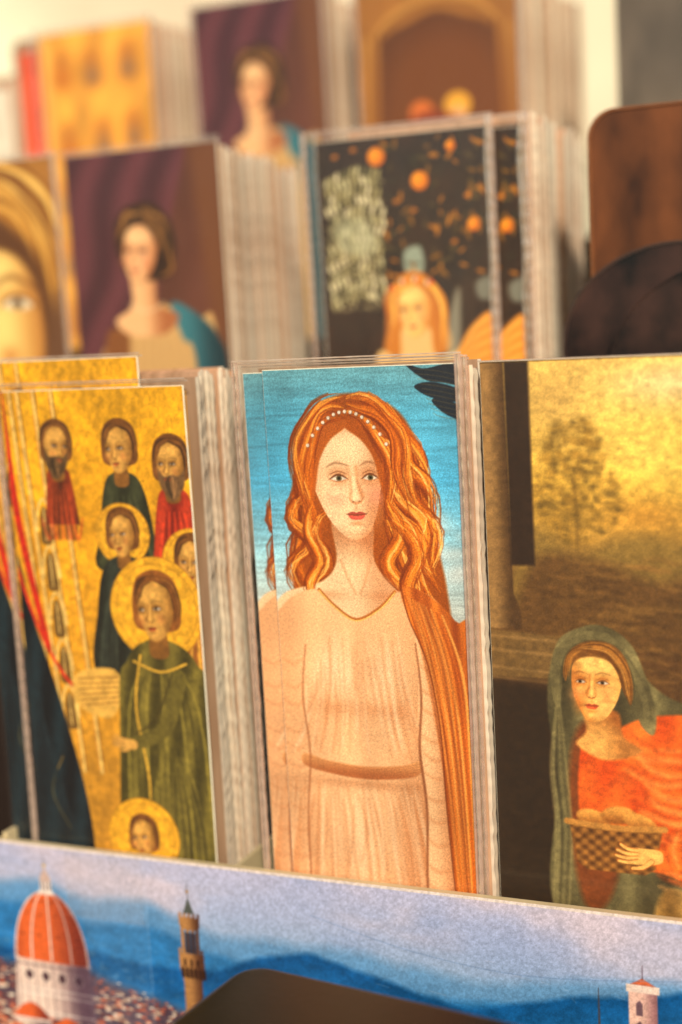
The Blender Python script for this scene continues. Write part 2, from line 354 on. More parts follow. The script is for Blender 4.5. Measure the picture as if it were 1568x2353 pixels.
    c.stroke([(436,800),(446,960),(434,1120),(448,1300),(440,1560),(452,2000)],1.5,1.5,(132,74,42),6,.9,wm=4)
    c.stroke([(85,820),(66,980),(80,1160),(60,1400),(66,1900)],1.5,2,(150,90,54),7,.8,wm=3)
    for i in range(16):
        y=870+i*66+r.randint(-14,14); c.stroke([(446,y),(480,y+20+r.randint(-10,10)),(528,y+4)],1,1,g1,12,.5,wm=4); c.stroke([(0,y),(40,y+18),(70,y+2)],1,1,g1,12,.35,wm=4)
    # rust coloured shawl over the shoulder
    c.poly([(400,640),(470,650),(560,730),(620,860),(640,2100),(540,2100),(536,1700),(510,1300),(500,1050),(470,860),(420,730)],lambda X,Y: mix((222,124,44),(150,68,22),np.clip(.5+.35*np.sin(X*.07-Y*.008)+.2*np.sin(X*.16),0,1)),soft=5)
    for i in range(40):
        o=r.rand(); x0=410+o*120; c.stroke([(x0,660+o*60),(x0+50+r.randint(-8,8),850+o*40),(505+o*90,1150+r.randint(-60,60)),(540+o*60,1600+r.randint(-100,200))],1,1,[(246,160,70),(130,54,16),(206,104,34),(255,190,104)][r.randint(4)],7,.55,wm=1.5+3*r.rand())
    c.stroke([(400,640),(420,730),(470,860),(500,1050),(510,1300),(536,1700)],2,2,(110,48,18),4,.9)
    c.mul(vnoise(c.ny,c.nx,10,5,3,9),0.10); c.mul(np.random.RandomState(3).rand(c.ny,c.nx),0.10)
    return c

# ---- B : generic gold-ground panel with robed, haloed figures
def art_b():
    c=Cv(650,2030,260,812); c.grad([(0,(232,170,36)),(500,(222,158,40)),(1200,(200,142,48)),(2030,(170,118,38))])
    c.mul(vnoise(c.ny,c.nx,14,6,4,21),0.22)
    sk=(214,162,82); sh=(130,86,38); ln=(60,38,18)
    for x in (40,70,130,196): 
        c.stroke([(x-14,0),(x+20,600),(x+60,1220)],7,8,(232,190,104)); c.stroke([(x-6,0),(x+28,600),(x+68,1220)],2,2,(110,66,26)); c.stroke([(x-20,0),(x+14,600),(x+54,1220)],1,1,(170,90,40))
    c.stroke([(-10,0),(20,420),(90,820)],14,12,(190,46,28)); 
    for i in range(5):
        y=380+i*150; x=118+i*9
        c.stroke([(x-30,y+60),(x-24,y),(x,y-40),(x+24,y),(x+32,y+60)],4,4,(232,194,116)); c.poly([(x-18,y+50),(x-14,y+6),(x,y-18),(x+14,y+6),(x+20,y+50),(x+22,y+100),(x-16,y+100)],(112,82,38))
        c.stroke([(x,y-10),(x+2,y+90)],2,2,(232,194,116))
    def halo(x,y,r):
        c.disc(x,y,r,r,lambda X,Y: mix((244,190,64),(216,150,36),0.5+0.5*np.sin(np.hypot(X-x,Y-y)*0.9)*.4))
        for k in (r-2,r*0.86):
            t=np.linspace(0,6.283,26); c.stroke([(x+k*math.cos(a),y+k*math.sin(a)) for a in t],1.2,1.2,(140,88,24),None,.7,2)
        for a in np.linspace(0,6.283,30): c.disc(x+r*.93*math.cos(a),y+r*.93*math.sin(a),2.2,2.2,(140,88,24),.6)
    def fig(x,y,s,robe,robe2,hal=0,hair=(110,68,30),beard=None,turn=-.5,ang=0,bot=None,bw=1.0):
        if hal: halo(x,y-s*.05,hal)
        if bot:
            w=s*bw
            c.poly([(x-s*.25,y+s*.5),(x+s*.25,y+s*.5),(x+w*.75,y+s*.85),(x+w,y+s*1.8),(x+w*1.05,bot),(x-w*1.1,bot),(x-w*.95,y+s*1.8),(x-w*.7,y+s*.85)],lambda X,Y: mix(robe,robe2,0.5+0.5*np.sin((X-x)*0.07+(Y-y)*0.012)))
            for i in range(9):
                xx=x-w*.8+i*w*.2; c.stroke([(x+(xx-x)*.5,y+s),(xx,y+s*2.2),(xx+(i-4)*6,bot-20)],1,2,robe2 if i%2 else tuple(min(255,q*1.35) for q in robe),8,.8,wm=4)
        c.poly([(x-s*.13,y+s*.3),(x+s*.13,y+s*.3),(x+s*.17,y+s*.75),(x-s*.17,y+s*.75)],sh)
        c.poly([(x,y-s*.72),(x+s*.36,y-s*.55),(x+s*.46,y-s*.1),(x+s*.36,y+s*.3),(x-s*.36,y+s*.3),(x-s*.46,y-s*.1),(x-s*.36,y-s*.55)],hair)
        face(c,x,y,s,ang,turn,sk,sh,(168,80,46),(60,40,20),ln,beard=beard)
        if beard: c.lock([(x,y+s*.2),(x,y+s*.45),(x,y+s*.7)],s*.2,22,[beard,tuple(q*1.5 for q in beard),tuple(q*.6 for q in beard)],s*.02,.6,int(y))
        c.lock([(x-s*.05,y-s*.58),(x+s*.28,y-s*.46),(x+s*.40,y-s*.1),(x+s*.34,y+s*.2)],s*.07,16,[hair,(150,100,50),(70,42,20)],s*.02,.3,int(x)); c.lock([(x-s*.05,y-s*.58),(x-s*.28,y-s*.46),(x-s*.40,y-s*.1)],s*.07,16,[hair,(150,100,50),(70,42,20)],s*.02,.3,int(x)+1)
    fig(185,180,130,(150,60,30),(90,40,20),beard=(90,66,40),bot=420,bw=.5,turn=.7,ang=.08)
    fig(415,190,140,(60,62,40),(40,40,24),bot=560,bw=.7,turn=-.9,ang=-.08)
    fig(590,240,140,(180,60,34),(120,34,20),beard=(110,80,50),bot=620,bw=.6,turn=-.7)
    fig(400,455,130,(50,54,44),(34,34,26),hal=98,bot=900,bw=.9,turn=-.9,ang=-.1)
    fig(640,540,140,(206,144,60),(150,90,40),hal=106,bot=1100,bw=.5)
    c.poly([(-20,560),(50,760),(120,1000),(190,1300),(210,1560),(200,2060),(-20,2060)],lambda X,Y: mix((24,40,46),(11,16,20),0.5+0.5*np.sin(X*.06+Y*.01)))
    c.stroke([(-10,540),(60,760),(150,920),(220,960)],6,6,(206,56,32)); c.stroke([(110,1180),(60,1300),(120,1420)],2,2,(176,134,54),None,.8)
    for i in range(20):
        x=10+i*9; c.stroke([(x*.4,760+i*26),(x,1200+i*20),(x+8,1900)],1,2,[(44,66,72),(8,12,16)][i%2],10,.5,wm=4)
    c.poly([(190,900),(330,880),(350,960),(300,1040),(180,1000)],(220,172,84)); 
    for i in range(6): c.stroke([(195,915+i*18),(340,905+i*16)],1.5,1.5,(130,78,32))
    c.poly([(575,1050),(660,1050),(660,2060),(620,2060),(590,1500)],lambda X,Y: mix((232,70,34),(160,38,20),0.5+0.5*np.sin(X*.2)))
    fig(500,690,185,(118,104,46),(68,60,26),hal=165,bot=2060,bw=.92,turn=-.9,ang=-.10,hair=(140,84,36))
    c.stroke([(430,830),(400,1000),(430,1240),(415,1500)],4,4,(216,168,64)); c.stroke([(405,850),(500,880),(590,850)],4,4,(216,168,64))
    c.stroke([(560,900),(500,1060),(380,1120)],30,20,(102,90,40)); c.stroke([(540,880),(470,1030),(380,1090)],1,1,(64,54,24),8,.8,wm=5)
    hand(c,352,1118,80,math.pi+.1,sk,sh)
    r=np.random.RandomState(12)
    for i in range(26):
        x=360+i*9; c.stroke([(470+i*4,1130+r.randint(0,80)),(x+40+r.randint(-8,8),1450),(x+r.randint(-8,8),1980)],1,2,[(146,128,60),(50,44,20),(126,112,50)][i%3],9,.6,wm=3+3*r.rand())
    fig(395,1430,120,(124,98,44),(86,58,28),hal=130,bot=1700,bw=1.0,turn=-.9,ang=-.15,hair=(130,80,36))
    c.mul(vnoise(c.ny,c.nx,120,40,3,22),0.20); c.mul(np.random.RandomState(6).rand(c.ny,c.nx),0.08)
    cr_=vnoise(c.ny,c.nx,60,24,2,24); k=(np.abs(cr_-.5)<.012)*.18; c.a*=(1-k)[...,None]
    return c

# ---- C : generic dusk landscape with pillar; a woman in olive hood and orange dress carries a loaf basket
def art_c():
    c=Cv(950,2030,400,820); c.grad([(0,(226,186,100)),(150,(242,198,102)),(330,(244,192,80)),(470,(196,150,68)),(560,(130,94,46)),(720,(88,58,29)),(1100,(60,40,22)),(2030,(34,22,13))])
    nz=vnoise(c.ny,c.nx,9,5,4,31); c.mul(nz,0.22)
    c.blob(460,240,150,110,(255,218,108),.8); c.blob(520,70,160,60,(236,212,160),.7); c.blob(430,420,120,50,(220,154,60),.6); c.blob(200,100,90,90,(190,150,84),.5)
    for i in range(520):
        a=RNG.rand()*6.283; q=RNG.rand()**.55
        x=250+112*q*math.cos(a)*(1+.2*math.sin(3*a)); y=330+175*q*math.sin(a)
        c.blob(x,y,5+RNG.rand()*12,4+RNG.rand()*8,[(150,112,44),(98,76,34),(190,142,56),(120,92,38)][RNG.randint(4)],.40)
    c.stroke([(252,560),(256,430),(250,330)],5,2,(86,62,28),14,.5); 
    c.poly([(120,470),(260,520),(420,470),(600,510),(760,470),(960,500),(960,760),(120,760)],(134,106,52),soft=44,alpha=.85)
    c.poly([(120,560),(300,540),(470,600),(640,560),(960,600),(960,900),(120,900)],(92,62,32),soft=40,alpha=.85)
    for i in range(150):
        x=150+RNG.rand()*780; y=540+RNG.rand()*360; c.stroke([(x,y),(x+40,y-10+RNG.rand()*20),(x+90,y+8)],2,2,[(140,100,50),(62,42,22),(160,118,60),(110,80,40)][RNG.randint(4)],14,.4,wm=4)
    c.blob(800,640,150,140,(54,36,18),.9)
    c.poly([(-10,0),(64,0),(70,640),(90,690),(90,740),(-10,740)],lambda X,Y: mix((150,114,68),(78,54,30),sst(10,70,X)),soft=5,smooth=False)
    c.poly([(66,0),(134,0),(134,560),(66,560)],(46,30,19),soft=10,smooth=False)
    c.poly([(-10,740),(220,760),(250,800),(220,880),(-10,880)],(112,84,46),soft=10,smooth=False)
    for y in (760,800,850,880): c.stroke([(-10,y),(230,y+14)],4,4,(160,122,72),8,.6)
    c.poly([(-10,890),(330,900),(330,2040),(-10,2040)],(44,30,17),soft=40,smooth=False)
    c.ox=-55; c.oy=-20
    v0,v1,v2=(124,112,72),(62,54,34),(164,148,96)
    c.poly([(300,760),(360,742),(440,790),(500,900),(640,960),(1060,1010),(1060,2160),(230,2160),(250,1700),(200,1500),(230,1200),(210,980),(230,840)],lambda X,Y: mix(v0,v1,0.5+0.35*np.sin(X*.035+Y*.006)+.15*np.sin(X*.09-Y*.01)),soft=8)
    c.poly([(290,1040),(400,1000),(430,1200),(380,1500),(300,1540),(262,1280)],(120,62,28),soft=20)
    c.poly([(310,1060),(380,1040),(560,980),(1060,1010),(1060,1560),(700,1500),(520,1430),(330,1420),(290,1240)],lambda X,Y: mix((246,128,50),(206,78,26),np.clip(0.5+0.3*np.sin(X*.025-Y*.018)+.2*np.sin(X*.06+Y*.02)+.5*sst(400,290,X),0,1)),soft=8)
    r=np.random.RandomState(14)
    for i in range(34):
        y=1030+i*13+r.randint(-8,8); x=390+i*3+r.randint(-10,60); c.stroke([(x,y),(x+90+r.randint(-30,30),y+50-i),(x+200+r.randint(0,120),y+20+r.randint(-20,20))],1,1,[(255,178,98),(180,62,20),(236,112,44)][i%3],18,.5,wm=3+6*r.rand())
    c.poly([(316,980),(404,980),(420,1050),(470,1090),(370,1120),(290,1080),(318,1040)],lambda X,Y: mix((236,172,92),(160,94,42),np.clip(sst(350,430,X)*.7+sst(1060,990,Y)*.6,0,1)),soft=10)
    face(c,350,912,205,ang=0.02,turn=-.45,skin=(250,194,108),shade=(196,114,48),lip=(216,88,50),iris=(90,60,30),line=(110,60,24),light=1)
    c.poly([(262,890),(262,810),(340,775),(420,810),(448,900),(440,960),(416,880),(376,836),(316,832),(280,856)],(130,82,36),soft=6)
    c.lock([(310,806),(380,812),(425,870),(438,950)],16,30,[(176,116,50),(104,62,24),(210,150,76)],2.5,.2,7); c.lock([(310,806),(276,830),(264,900)],12,18,[(176,116,50),(104,62,24)],2.5,.2,8)
    c.poly([(226,920),(240,800),(300,752),(380,744),(450,796),(490,900),(510,980),(500,1040),(462,1000),(450,880),(410,800),(330,784),(268,830),(250,940),(244,1010)],lambda X,Y: mix(v2,v1,0.5+0.3*np.sin(X*.02+Y*.025)),soft=6)
    for i in range(12):
        o=i*5-24; c.stroke([(236+o*.3,960),(244+o*.5,830+o*.3),(320,775+o*.4),(400+o*.2,785+o*.4),(462+o*.3,880+o*.2),(490+o*.3,1000)],1,1,[v2,v1][i%2],7,.5,wm=2.5)
    for i in range(12):
        o=r.randint(-22,22); c.stroke([(240+o*.3,980),(236+o,1150),(246+o,1320),(236+o,1500),(226+o,1640)],1,1,[v2,v1,v0][i%3],10,.6,wm=4)
    c.poly([(520,1480),(640,1540),(700,1800),(660,2050),(540,2050),(480,1700)],lambda X,Y: mix((210,164,90),(126,92,46),0.5+.5*np.sin(X*.05)),soft=14)
    # basket with loaves, held by one hand
    for (x,y,a_) in [(330,1290,.2),(400,1275,-.1),(460,1292,.3)]: c.disc(x,y,48,26,lambda X,Y: mix((226,158,76),(150,88,36),sst(y-20,y+26,Y)),1,8,a_)
    c.poly([(262,1306),(520,1306),(500,1420),(470,1440),(310,1440),(282,1420)],lambda X,Y: mix((168,112,52),(90,54,24),0.5+.5*np.sin(X*.16)*np.sin(Y*.2)),soft=6,smooth=False)
    c.stroke([(256,1304),(390,1312),(526,1304)],9,9,(190,132,64),6)
    c.stroke([(700,1330),(600,1370),(520,1390)],56,32,(236,118,44),14)
    for i in range(6): c.stroke([(650-i*22,1310),(636-i*22,1360),(650-i*22,1410)],1,1,[(255,180,96),(180,66,22)][i%2],12,.5,wm=5)
    hand(c,460,1386,110,math.pi-.05,(246,188,104),(180,100,42))
    c.ox=c.oy=0
    c.mul(vnoise(c.ny,c.nx,160,60,3,32),0.18); c.mul(np.random.RandomState(8).rand(c.ny,c.nx),0.07)
    return c

# ---- D : generic court portrait on plum ground
def art_d(nx=180,ny=500):
    c=Cv(690,2050,nx,ny,(98,58,44)); c.mul(vnoise(ny,nx,6,4,3,41),0.16)
    c.poly([(-10,-10),(560,-10),(470,260),(380,560),(300,900),(-10,1100)],lambda X,Y: mix((102,56,60),(72,40,44),0.5+.5*np.sin((X+Y*.35)*.03+np.sin(Y*.01))),soft=30,smooth=False)
    c.poly([(560,0),(700,0),(700,1000),(620,700)],(118,74,42),soft=60,smooth=False,alpha=.7)
    c.poly([(150,760),(230,660),(300,610),(430,610),(560,660),(640,780),(660,2060),(60,2060),(90,900)],(206,164,106),soft=8)
    for i in range(22): c.stroke([(180+i*20,720+abs(i-9)*8),(160+i*22,950),(140+i*24,1300)],2,3,[(236,200,142),(150,106,62)][i%2],12,.5,wm=6)
    c.poly([(440,600),(540,640),(640,740),(680,960),(680,2060),(560,2060),(540,900),(480,740)],lambda X,Y: mix((62,120,128),(24,50,56),sst(480,660,X)),soft=14)
    c.poly([(120,760),(190,690),(240,740),(180,1000),(120,1300),(60,1300)],(130,80,42),soft=14)
    c.poly([(268,470),(372,470),(378,600),(470,650),(400,720),(250,720),(180,660),(262,600)],lambda X,Y: mix((240,188,134),(170,104,62),sst(300,420,X)),soft=8)
    c.poly([(320,205),(400,215),(465,290),(478,400),(440,490),(380,510),(250,480),(212,400),(208,300),(245,230)],(50,31,20),soft=10)
    face(c,315,405,225,ang=.10,turn=-.7,skin=(246,194,140),shade=(176,104,62),lip=(200,84,60),line=(74,40,24),closed=False)
    c.poly([(212,380),(208,300),(245,240),(320,212),(405,232),(448,320),(450,430),(415,350),(370,300),(310,285),(260,300),(232,340)],(60,38,22),soft=8)
    for k,p in enumerate([[(320,235),(250,255),(220,340)],[(330,235),(410,265),(450,380)],[(330,260),(380,290),(430,430)],[(440,380),(450,450),(400,500)]]): c.lock(p,24,26,[(130,86,44),(50,30,18),(166,116,62),(70,44,24)],5,.3,k,wob=7)
    for i in range(8): c.disc(245+i*26,268-26*math.sin(i/7*3.14),5,5,(190,146,90),.8)
    for i in range(9): c.disc(258+i*18,600+26*math.sin(i/8*3.14),5,5,(236,214,170))
    return c
# ---- E : generic dark orchard with oranges and a golden-haired head
def art_e():
    nx,ny=200,580; c=Cv(700,2050,nx,ny,(46,30,20)); c.mul(vnoise(ny,nx,20,8,3,51),0.35)
    r=np.random.RandomState(8)
    for i in range(7):
        y=130+i*74; x0=40+r.randint(-10,10)
        c.stroke([(x0,y+60),(x0+120,y+10),(x0+250-i*8,y+40)],3,2,(180,168,116))
        for k in range(11):
            x=x0+k*22; yy=y+50-40*math.sin(k/10*2.6)
            for sg in (-1,1): c.poly([(x,yy),(x+14,yy+sg*16),(x+12,yy+sg*40),(x-2,yy+sg*22)],[(206,196,146),(164,152,102),(236,222,176),(96,90,58)][r.randint(4)])
    for i in range(460):
        x=30+r.rand()*230; y=330+r.rand()*330; c.disc(x,y,4,4,[(230,214,160),(176,156,106),(70,58,36)][r.randint(3)],.8)
    c.poly([(60,330),(140,300),(220,340),(240,430),(180,450),(90,420)],(194,196,160),soft=30,alpha=.5)
    c.poly([(355,440),(420,430),(430,520),(380,560),(350,510)],(176,192,170),soft=14,alpha=.8)
    for i in range(110):
        x=280+r.rand()*400; y=20+r.rand()*520; a=r.rand()*3.14; l=14+r.rand()*14
        dx,dy=l*math.cos(a),l*math.sin(a)
        c.poly([(x-dx,y-dy),(x+dy*.3,y-dx*.3),(x+dx,y+dy),(x-dy*.3,y+dx*.3)],[(130,88,28),(80,64,32),(176,112,34),(48,42,26)][r.randint(4)])
    for x,y,s in [(255,75,36),(430,180,36),(640,360,26),(560,60,20)]:
        c.disc(x,y,s,s,lambda X,Y: mix((255,170,44),(200,100,16),np.clip(np.hypot(X-x+8,Y-y+8)/s/1.3,0,1)))
    for x,y in [(80,60),(330,250),(400,290),(560,420),(620,250),(160,40)]: c.disc(x,y,14,9,(206,124,36),.8)
    c.poly([(380,520),(460,560),(500,680),(520,840),(260,840),(290,680),(310,560)],(204,124,40),soft=12)
    c.poly([(330,740),(440,740),(470,860),(640,930),(640,2060),(200,2060),(200,920),(310,860)],(240,194,126),soft=12)
    face(c,385,680,200,ang=-.08,turn=-.5,skin=(255,210,126),shade=(212,140,64),lip=(216,96,60),line=(110,64,30))
    for k,p in enumerate([[(385,560),(470,600),(490,700),(500,820)],[(385,560),(300,600),(285,700),(270,820)]]): c.lock(p,24,34,[(240,160,56),(176,96,30),(255,200,100)],4,.3,k,wob=7)
    for i in range(14): c.disc(300+i*13,585-34*math.sin(i/13*3.14)+r.randint(-6,6),11,11,[(226,84,40),(244,176,66),(186,100,44),(226,214,170)][i%4])
    for i in range(110): c.disc(210+r.rand()*420,900+r.rand()*300,12,9,[(90,76,60),(180,144,84),(214,104,56),(90,104,96),(60,46,34)][r.randint(5)],.8)
    c.poly([(560,600),(576,640),(556,900),(510,900),(524,720)],(196,196,170),soft=20,alpha=.6)
    c.poly([(700,700),(620,740),(560,830),(540,900),(700,900)],(244,160,60),soft=14)
    for i in range(10): c.stroke([(700,710+i*22),(620,760+i*18),(560,860+i*10)],2,2,[(255,196,100),(190,106,36)][i%2],8,.6,wm=5)
    c.poly([(640,580),(700,560),(700,640),(650,640)],(170,178,160),soft=20,alpha=.6)
    return c
# ---- F : oversized ochre face
def art_f():
    nx,ny=170,420; c=Cv(690,2050,nx,ny,(126,86,48)); c.mul(vnoise(ny,nx,8,4,3,61),0.25)
    HG=[(120,74,30),(170,112,44),(214,156,68),(246,200,110)]
    c.poly([(-20,0),(690,0),(690,700),(640,520),(560,330),(400,230),(-20,230)],(170,116,52),soft=40,smooth=False)
    for k,p in enumerate([[(200,60),(420,70),(560,180),(640,360),(690,560)],[(200,120),(420,130),(540,240),(610,420),(650,640)],[(300,20),(520,50),(640,180),(700,340)],[(100,170),(360,170),(500,260),(580,420)]]): c.lock(p,40,40,HG,9,.2,k,wob=10)
    c.poly([(-20,250),(300,225),(480,290),(580,420),(630,640),(620,900),(560,700),(500,480),(380,380),(-20,360)],(92,56,28),soft=40)
    c.poly([(-20,350),(360,350),(520,440),(580,640),(570,860),(500,1060),(380,1200),(-20,1300)],lambda X,Y: mix((255,218,134),(190,128,60),np.clip(sst(380,600,X)+.3*sst(430,340,Y),0,1)),soft=30)
    c.blob(450,560,90,36,(176,112,50),.7); c.stroke([(340,510),(440,470),(560,530)],6,5,(110,66,30),24,.8,wm=10)
    c.poly([(380,585),(430,560),(500,565),(540,595),(460,610)],(236,216,180),soft=10); c.disc(462,585,24,22,(80,54,28),1,8); c.stroke([(370,590),(430,555),(500,558),(550,600)],4,4,(80,46,22),10)
    c.blob(400,800,50,40,(190,118,56),.7); c.blob(430,930,70,24,(190,84,50),.8)
    c.poly([(600,760),(690,640),(690,2050),(420,2050),(520,1160)],(104,70,46),soft=60)
    return c
# ---- G : gold panel with faint niches
def art_g():
    nx,ny=120,330; c=Cv(700,2050,nx,ny,(232,166,72)); c.mul(vnoise(ny,nx,9,5,4,71),0.28)
    r=np.random.RandomState(2)
    for r_ in range(5):
        for k in range(3):
            x=120+k*225+r.randint(-30,30); y=150+r_*330+r.randint(-40,40)
            c.poly([(x-60,y+170),(x-62,y+20),(x,y-50),(x+62,y+20),(x+60,y+170)],(206,134,50),soft=50,alpha=.8)
            c.disc(x,y+30,26,32,(176,112,60),.9,26); c.poly([(x-30,y+70),(x+30,y+70),(x+40,y+150),(x-40,y+150)],[(170,104,56),(196,116,46),(150,112,80)][r.randint(3)],soft=46,alpha=.9)
    c.stroke([(20,0),(20,2050)],26,26,(244,186,96),20)
    return c
# ---- H : brown arch
def art_h():
    nx,ny=140,330; c=Cv(800,2050,nx,ny,(160,106,48)); c.mul(vnoise(ny,nx,8,4,3,81),0.16)
    for w,col in [(0,(196,142,70)),(26,(136,88,38)),(52,(180,124,56)),(74,(84,48,24))]:
        c.poly([(30+w,2060),(30+w,430),(70+w,270),(200+w*.7,150+w),(400,105+w),(600-w*.7,150+w),(730-w,270),(770-w,430),(770-w,2060)],col,soft=18)
    c.poly([(110,420),(760,420),(760,2060),(110,2060)],(124,70,28),soft=240,alpha=.7)
    c.disc(310,640,60,55,(216,116,50)); c.disc(490,620,66,60,(234,170,60)); c.disc(490,665,40,40,(236,180,120)); c.disc(310,680,40,40,(200,130,80))
    c.poly([(200,740),(620,740),(700,1000),(700,2060),(120,2060)],(130,56,32),soft=20)
    return c
def art_dark(base,spots,seed,W=800,H=2050):
    nx,ny=110,280; c=Cv(W,H,nx,ny,base); c.mul(vnoise(ny,nx,8,5,3,seed),0.3)
    for s in spots: c.blob(*s)
    return c
# ---- J : printed panorama of a domed city under blue hills (0.1 mm units, origin top-left)
def art_j():
    W,H=2900,860; nx,ny=1100,340; c=Cv(W,H,nx,ny); 
    c.grad([(0,(186,184,210)),(140,(170,180,210)),(300,(140,172,206)),(860,(110,150,190))])
    cl=vnoise(ny,nx,5,6,5,91); X,Y=np.meshgrid(c.x,c.y)
    k=(sst(.38,.68,cl)*sst(330,40,Y)*.7)[...,None]; c.a=c.a*(1-k)+k*np.array((218,198,204))
    k=(sst(.4,.8,vnoise(ny,nx,4,9,4,92))*.32)[...,None]; c.a=c.a*(1-k)+k*np.array((128,152,198))
    hn=vnoise(ny,nx,26,50,4,97)
    def ridge(pts,col,col2,soft=8,tex=0.10):
        xs=[p[0] for p in pts]; ys=[p[1] for p in pts]
        rl=np.interp(c.x,xs,ys)
        kk=np.hanning(61); kk/=kk.sum(); rl=np.convolve(np.pad(rl,30,mode='edge'),kk,'valid')
        rl=rl+22*(vnoise(2,nx,1,30,5,int(ys[0]))[0]-.5)
        al=np.clip((Y-rl[None,:])/soft,0,1)[...,None]; dd=sst(0,200,Y-rl[None,:])[...,None]
        colr=(np.array(col)*(1-dd)+np.array(col2)*dd)*(1+tex*2*(hn-.5))[...,None]
        c.a=c.a*(1-al)+al*colr
    ridge([(0,100),(320,120),(480,95),(640,150),(860,120),(1100,215),(1500,190),(1900,235),(2500,160),(2900,150)],(108,150,190),(66,130,184),40,.08)
    ridge([(0,210),(350,200),(640,235),(860,215),(1080,280),(1500,330),(2000,300),(2500,240),(2900,230)],(50,116,170),(42,118,180),26,.18)
    ridge([(0,400),(640,330),(860,350),(1100,340),(1300,250),(1450,235),(1560,260),(1900,330),(2200,255),(2520,195),(2900,190)],(20,80,134),(38,112,172),20,.24)
    n2=vnoise(ny,nx,90,200,3,93); m_=(sst(.58,.76,n2)*sst(230,400,Y)*sst(1500,300,X)*.35)[...,None]; c.a=c.a*(1-m_)+m_*np.array((150,176,192))
    base=sst(395,450,Y-np.maximum(0,X-640)*.22)*sst(1500,1250,X); bc_=mix((120,80,76),(70,46,54),vnoise(ny,nx,50,200,2,95)); c.a=c.a*(1-base[...,None]*.85)+bc_*base[...,None]*.85
    r=np.random.RandomState(4)
    pts=[]
    for i in range(2300):
        x=r.rand()*1350; d=r.rand()**0.9*430; pts.append((d,x))
    pts.sort()
    for d,x in pts:
        y0=415+d+max(0,x-640)*.22
        s=4.0+d*0.032
        colr=[(196,84,50),(214,108,68),(230,200,170),(180,140,116),(104,58,52),(246,226,204),(150,78,64),(70,46,56)][r.randint(8)]
        c.poly([(x,y0),(x+s*1.6,y0-s*.35),(x+s*3,y0),(x+s*3,y0+s*.7),(x,y0+s*.7)],colr,smooth=False)
        if r.rand()<.4: c.poly([(x+2,y0+s*.7),(x+s*2.6,y0+s*.7),(x+s*2.6,y0+s*1.5),(x+2,y0+s*1.5)],[(60,42,52),(230,206,184)][r.randint(2)],smooth=False)
    c.poly([(2372,215),(2450,215),(2450,860),(2372,860)],lambda X,Y: mix((226,184,168),(150,106,108),sst(2400,2450,X)),smooth=False)
    c.poly([(2366,196),(2456,196),(2456,218),(2366,218)],(230,206,192),smooth=False); c.poly([(2378,196),(2410,176),(2446,196)],(206,104,66),smooth=False)
    for q in range(4):
        c.poly([(2392,250+q*60),(2402,240+q*60),(2410,250+q*60),(2410,285+q*60),(2392,285+q*60)],(110,84,92),smooth=False)
    c.stroke([(2411,178),(2411,140)],1.5,1,(90,70,80)); c.stroke([(2290,330),(2290,220)],3,1,(70,60,60))
    cx=486; 
    c.poly([(345,392),(628,392),(640,600),(330,600)],lambda X,Y: mix((232,206,190),(112,84,92),sst(440,640,X)),smooth=False)
    for q in range(4): c.disc(392+q*64,455,15,17,(80,56,62)); c.stroke([(392+q*64-19,455),(392+q*64,434),(392+q*64+19,455),(392+q*64,476),(392+q*64-19,455)],1.5,1.5,(244,228,214),None,.6)
    for q in range(9): c.stroke([(350+q*34,400),(350+q*34,600)],2,2,(110,84,90),None,.7)
    for yy in (400,420,500,520,580): c.stroke([(340,yy),(634,yy)],3,3,(246,230,218) if yy!=420 else (110,80,84),None,.7)
    c.poly([(560,400),(640,400),(640,600),(570,600)],(60,44,64),soft=60,alpha=.5)
    dome=[(346,394),(352,330),(372,262),(410,200),(455,165),(486,158),(517,165),(562,200),(600,262),(620,330),(628,394)]
    c.poly(dome+[(560,402),(486,404),(410,402)],lambda X,Y: mix((222,104,54),(108,44,38),np.clip(sst(440,640,X)*1.0+sst(400,346,X)*.3+0.08*np.sin(Y*.5)+.08*np.sin(X*.9+Y*.3),0,1)),n=5)
    for off in (-1.0,-.55,0,.55,1.0):
        p=[(cx+off*141*math.sin(t),404-246*math.cos(t)*1.0+ (0 if abs(off)>.9 else -2)) for t in np.linspace(1.55,.12,7)]
        c.stroke(p,3.4,2.2,(236,212,194) if off<.5 else (186,150,140))
    for off in (-.8,-.3,.25,.78):
        for t in (1.2,.85,.55): c.disc(cx+off*141*math.sin(t),404-246*math.cos(t),3.5,4.5,(86,38,34))
    c.poly([(458,168),(514,168),(508,150),(504,118),(468,118),(464,150)],(232,216,204)); c.poly([(464,122),(508,122),(490,84),(486,72),(482,84)],(200,172,160)); c.disc(486,70,6,6,(220,180,90)); c.stroke([(486,66),(486,44)],1.3,1,(120,110,110))
    for q in (472,486,500): c.stroke([(q,126),(q,152)],2.2,2.2,(100,80,88))
    for (x,y,rr) in [(390,610,62),(530,640,54),(330,680,50)]:
        c.poly([(x-rr,y+8),(x-rr*.8,y-rr*.5),(x,y-rr*.9),(x+rr*.8,y-rr*.5),(x+rr,y+8)],lambda X,Y: mix((220,102,54),(130,54,42),sst(x-rr*.2,x+rr,X)))
        c.poly([(x-rr*1.1,y),(x+rr*1.1,y),(x+rr*1.05,y+110),(x-rr*1.05,y+110)],lambda X,Y: mix((220,196,180),(110,84,90),sst(x-rr*.5,x+rr,X)),smooth=False)
        for q in range(4): c.disc(x-rr*.75+q*rr*.5,y+50,7,22,(90,64,68))
        c.stroke([(x-rr*1.15,y+4),(x+rr*1.15,y+4)],4,4,(230,212,200))
    tx=1013; bc=(176,126,76); bd=(84,52,38)
    tc=lambda X,Y: mix(bc,bd,sst(tx-14,tx+34,X))
    c.poly([(tx-32,392),(tx+32,392),(tx+34,870),(tx-36,870)],tc,smooth=False)
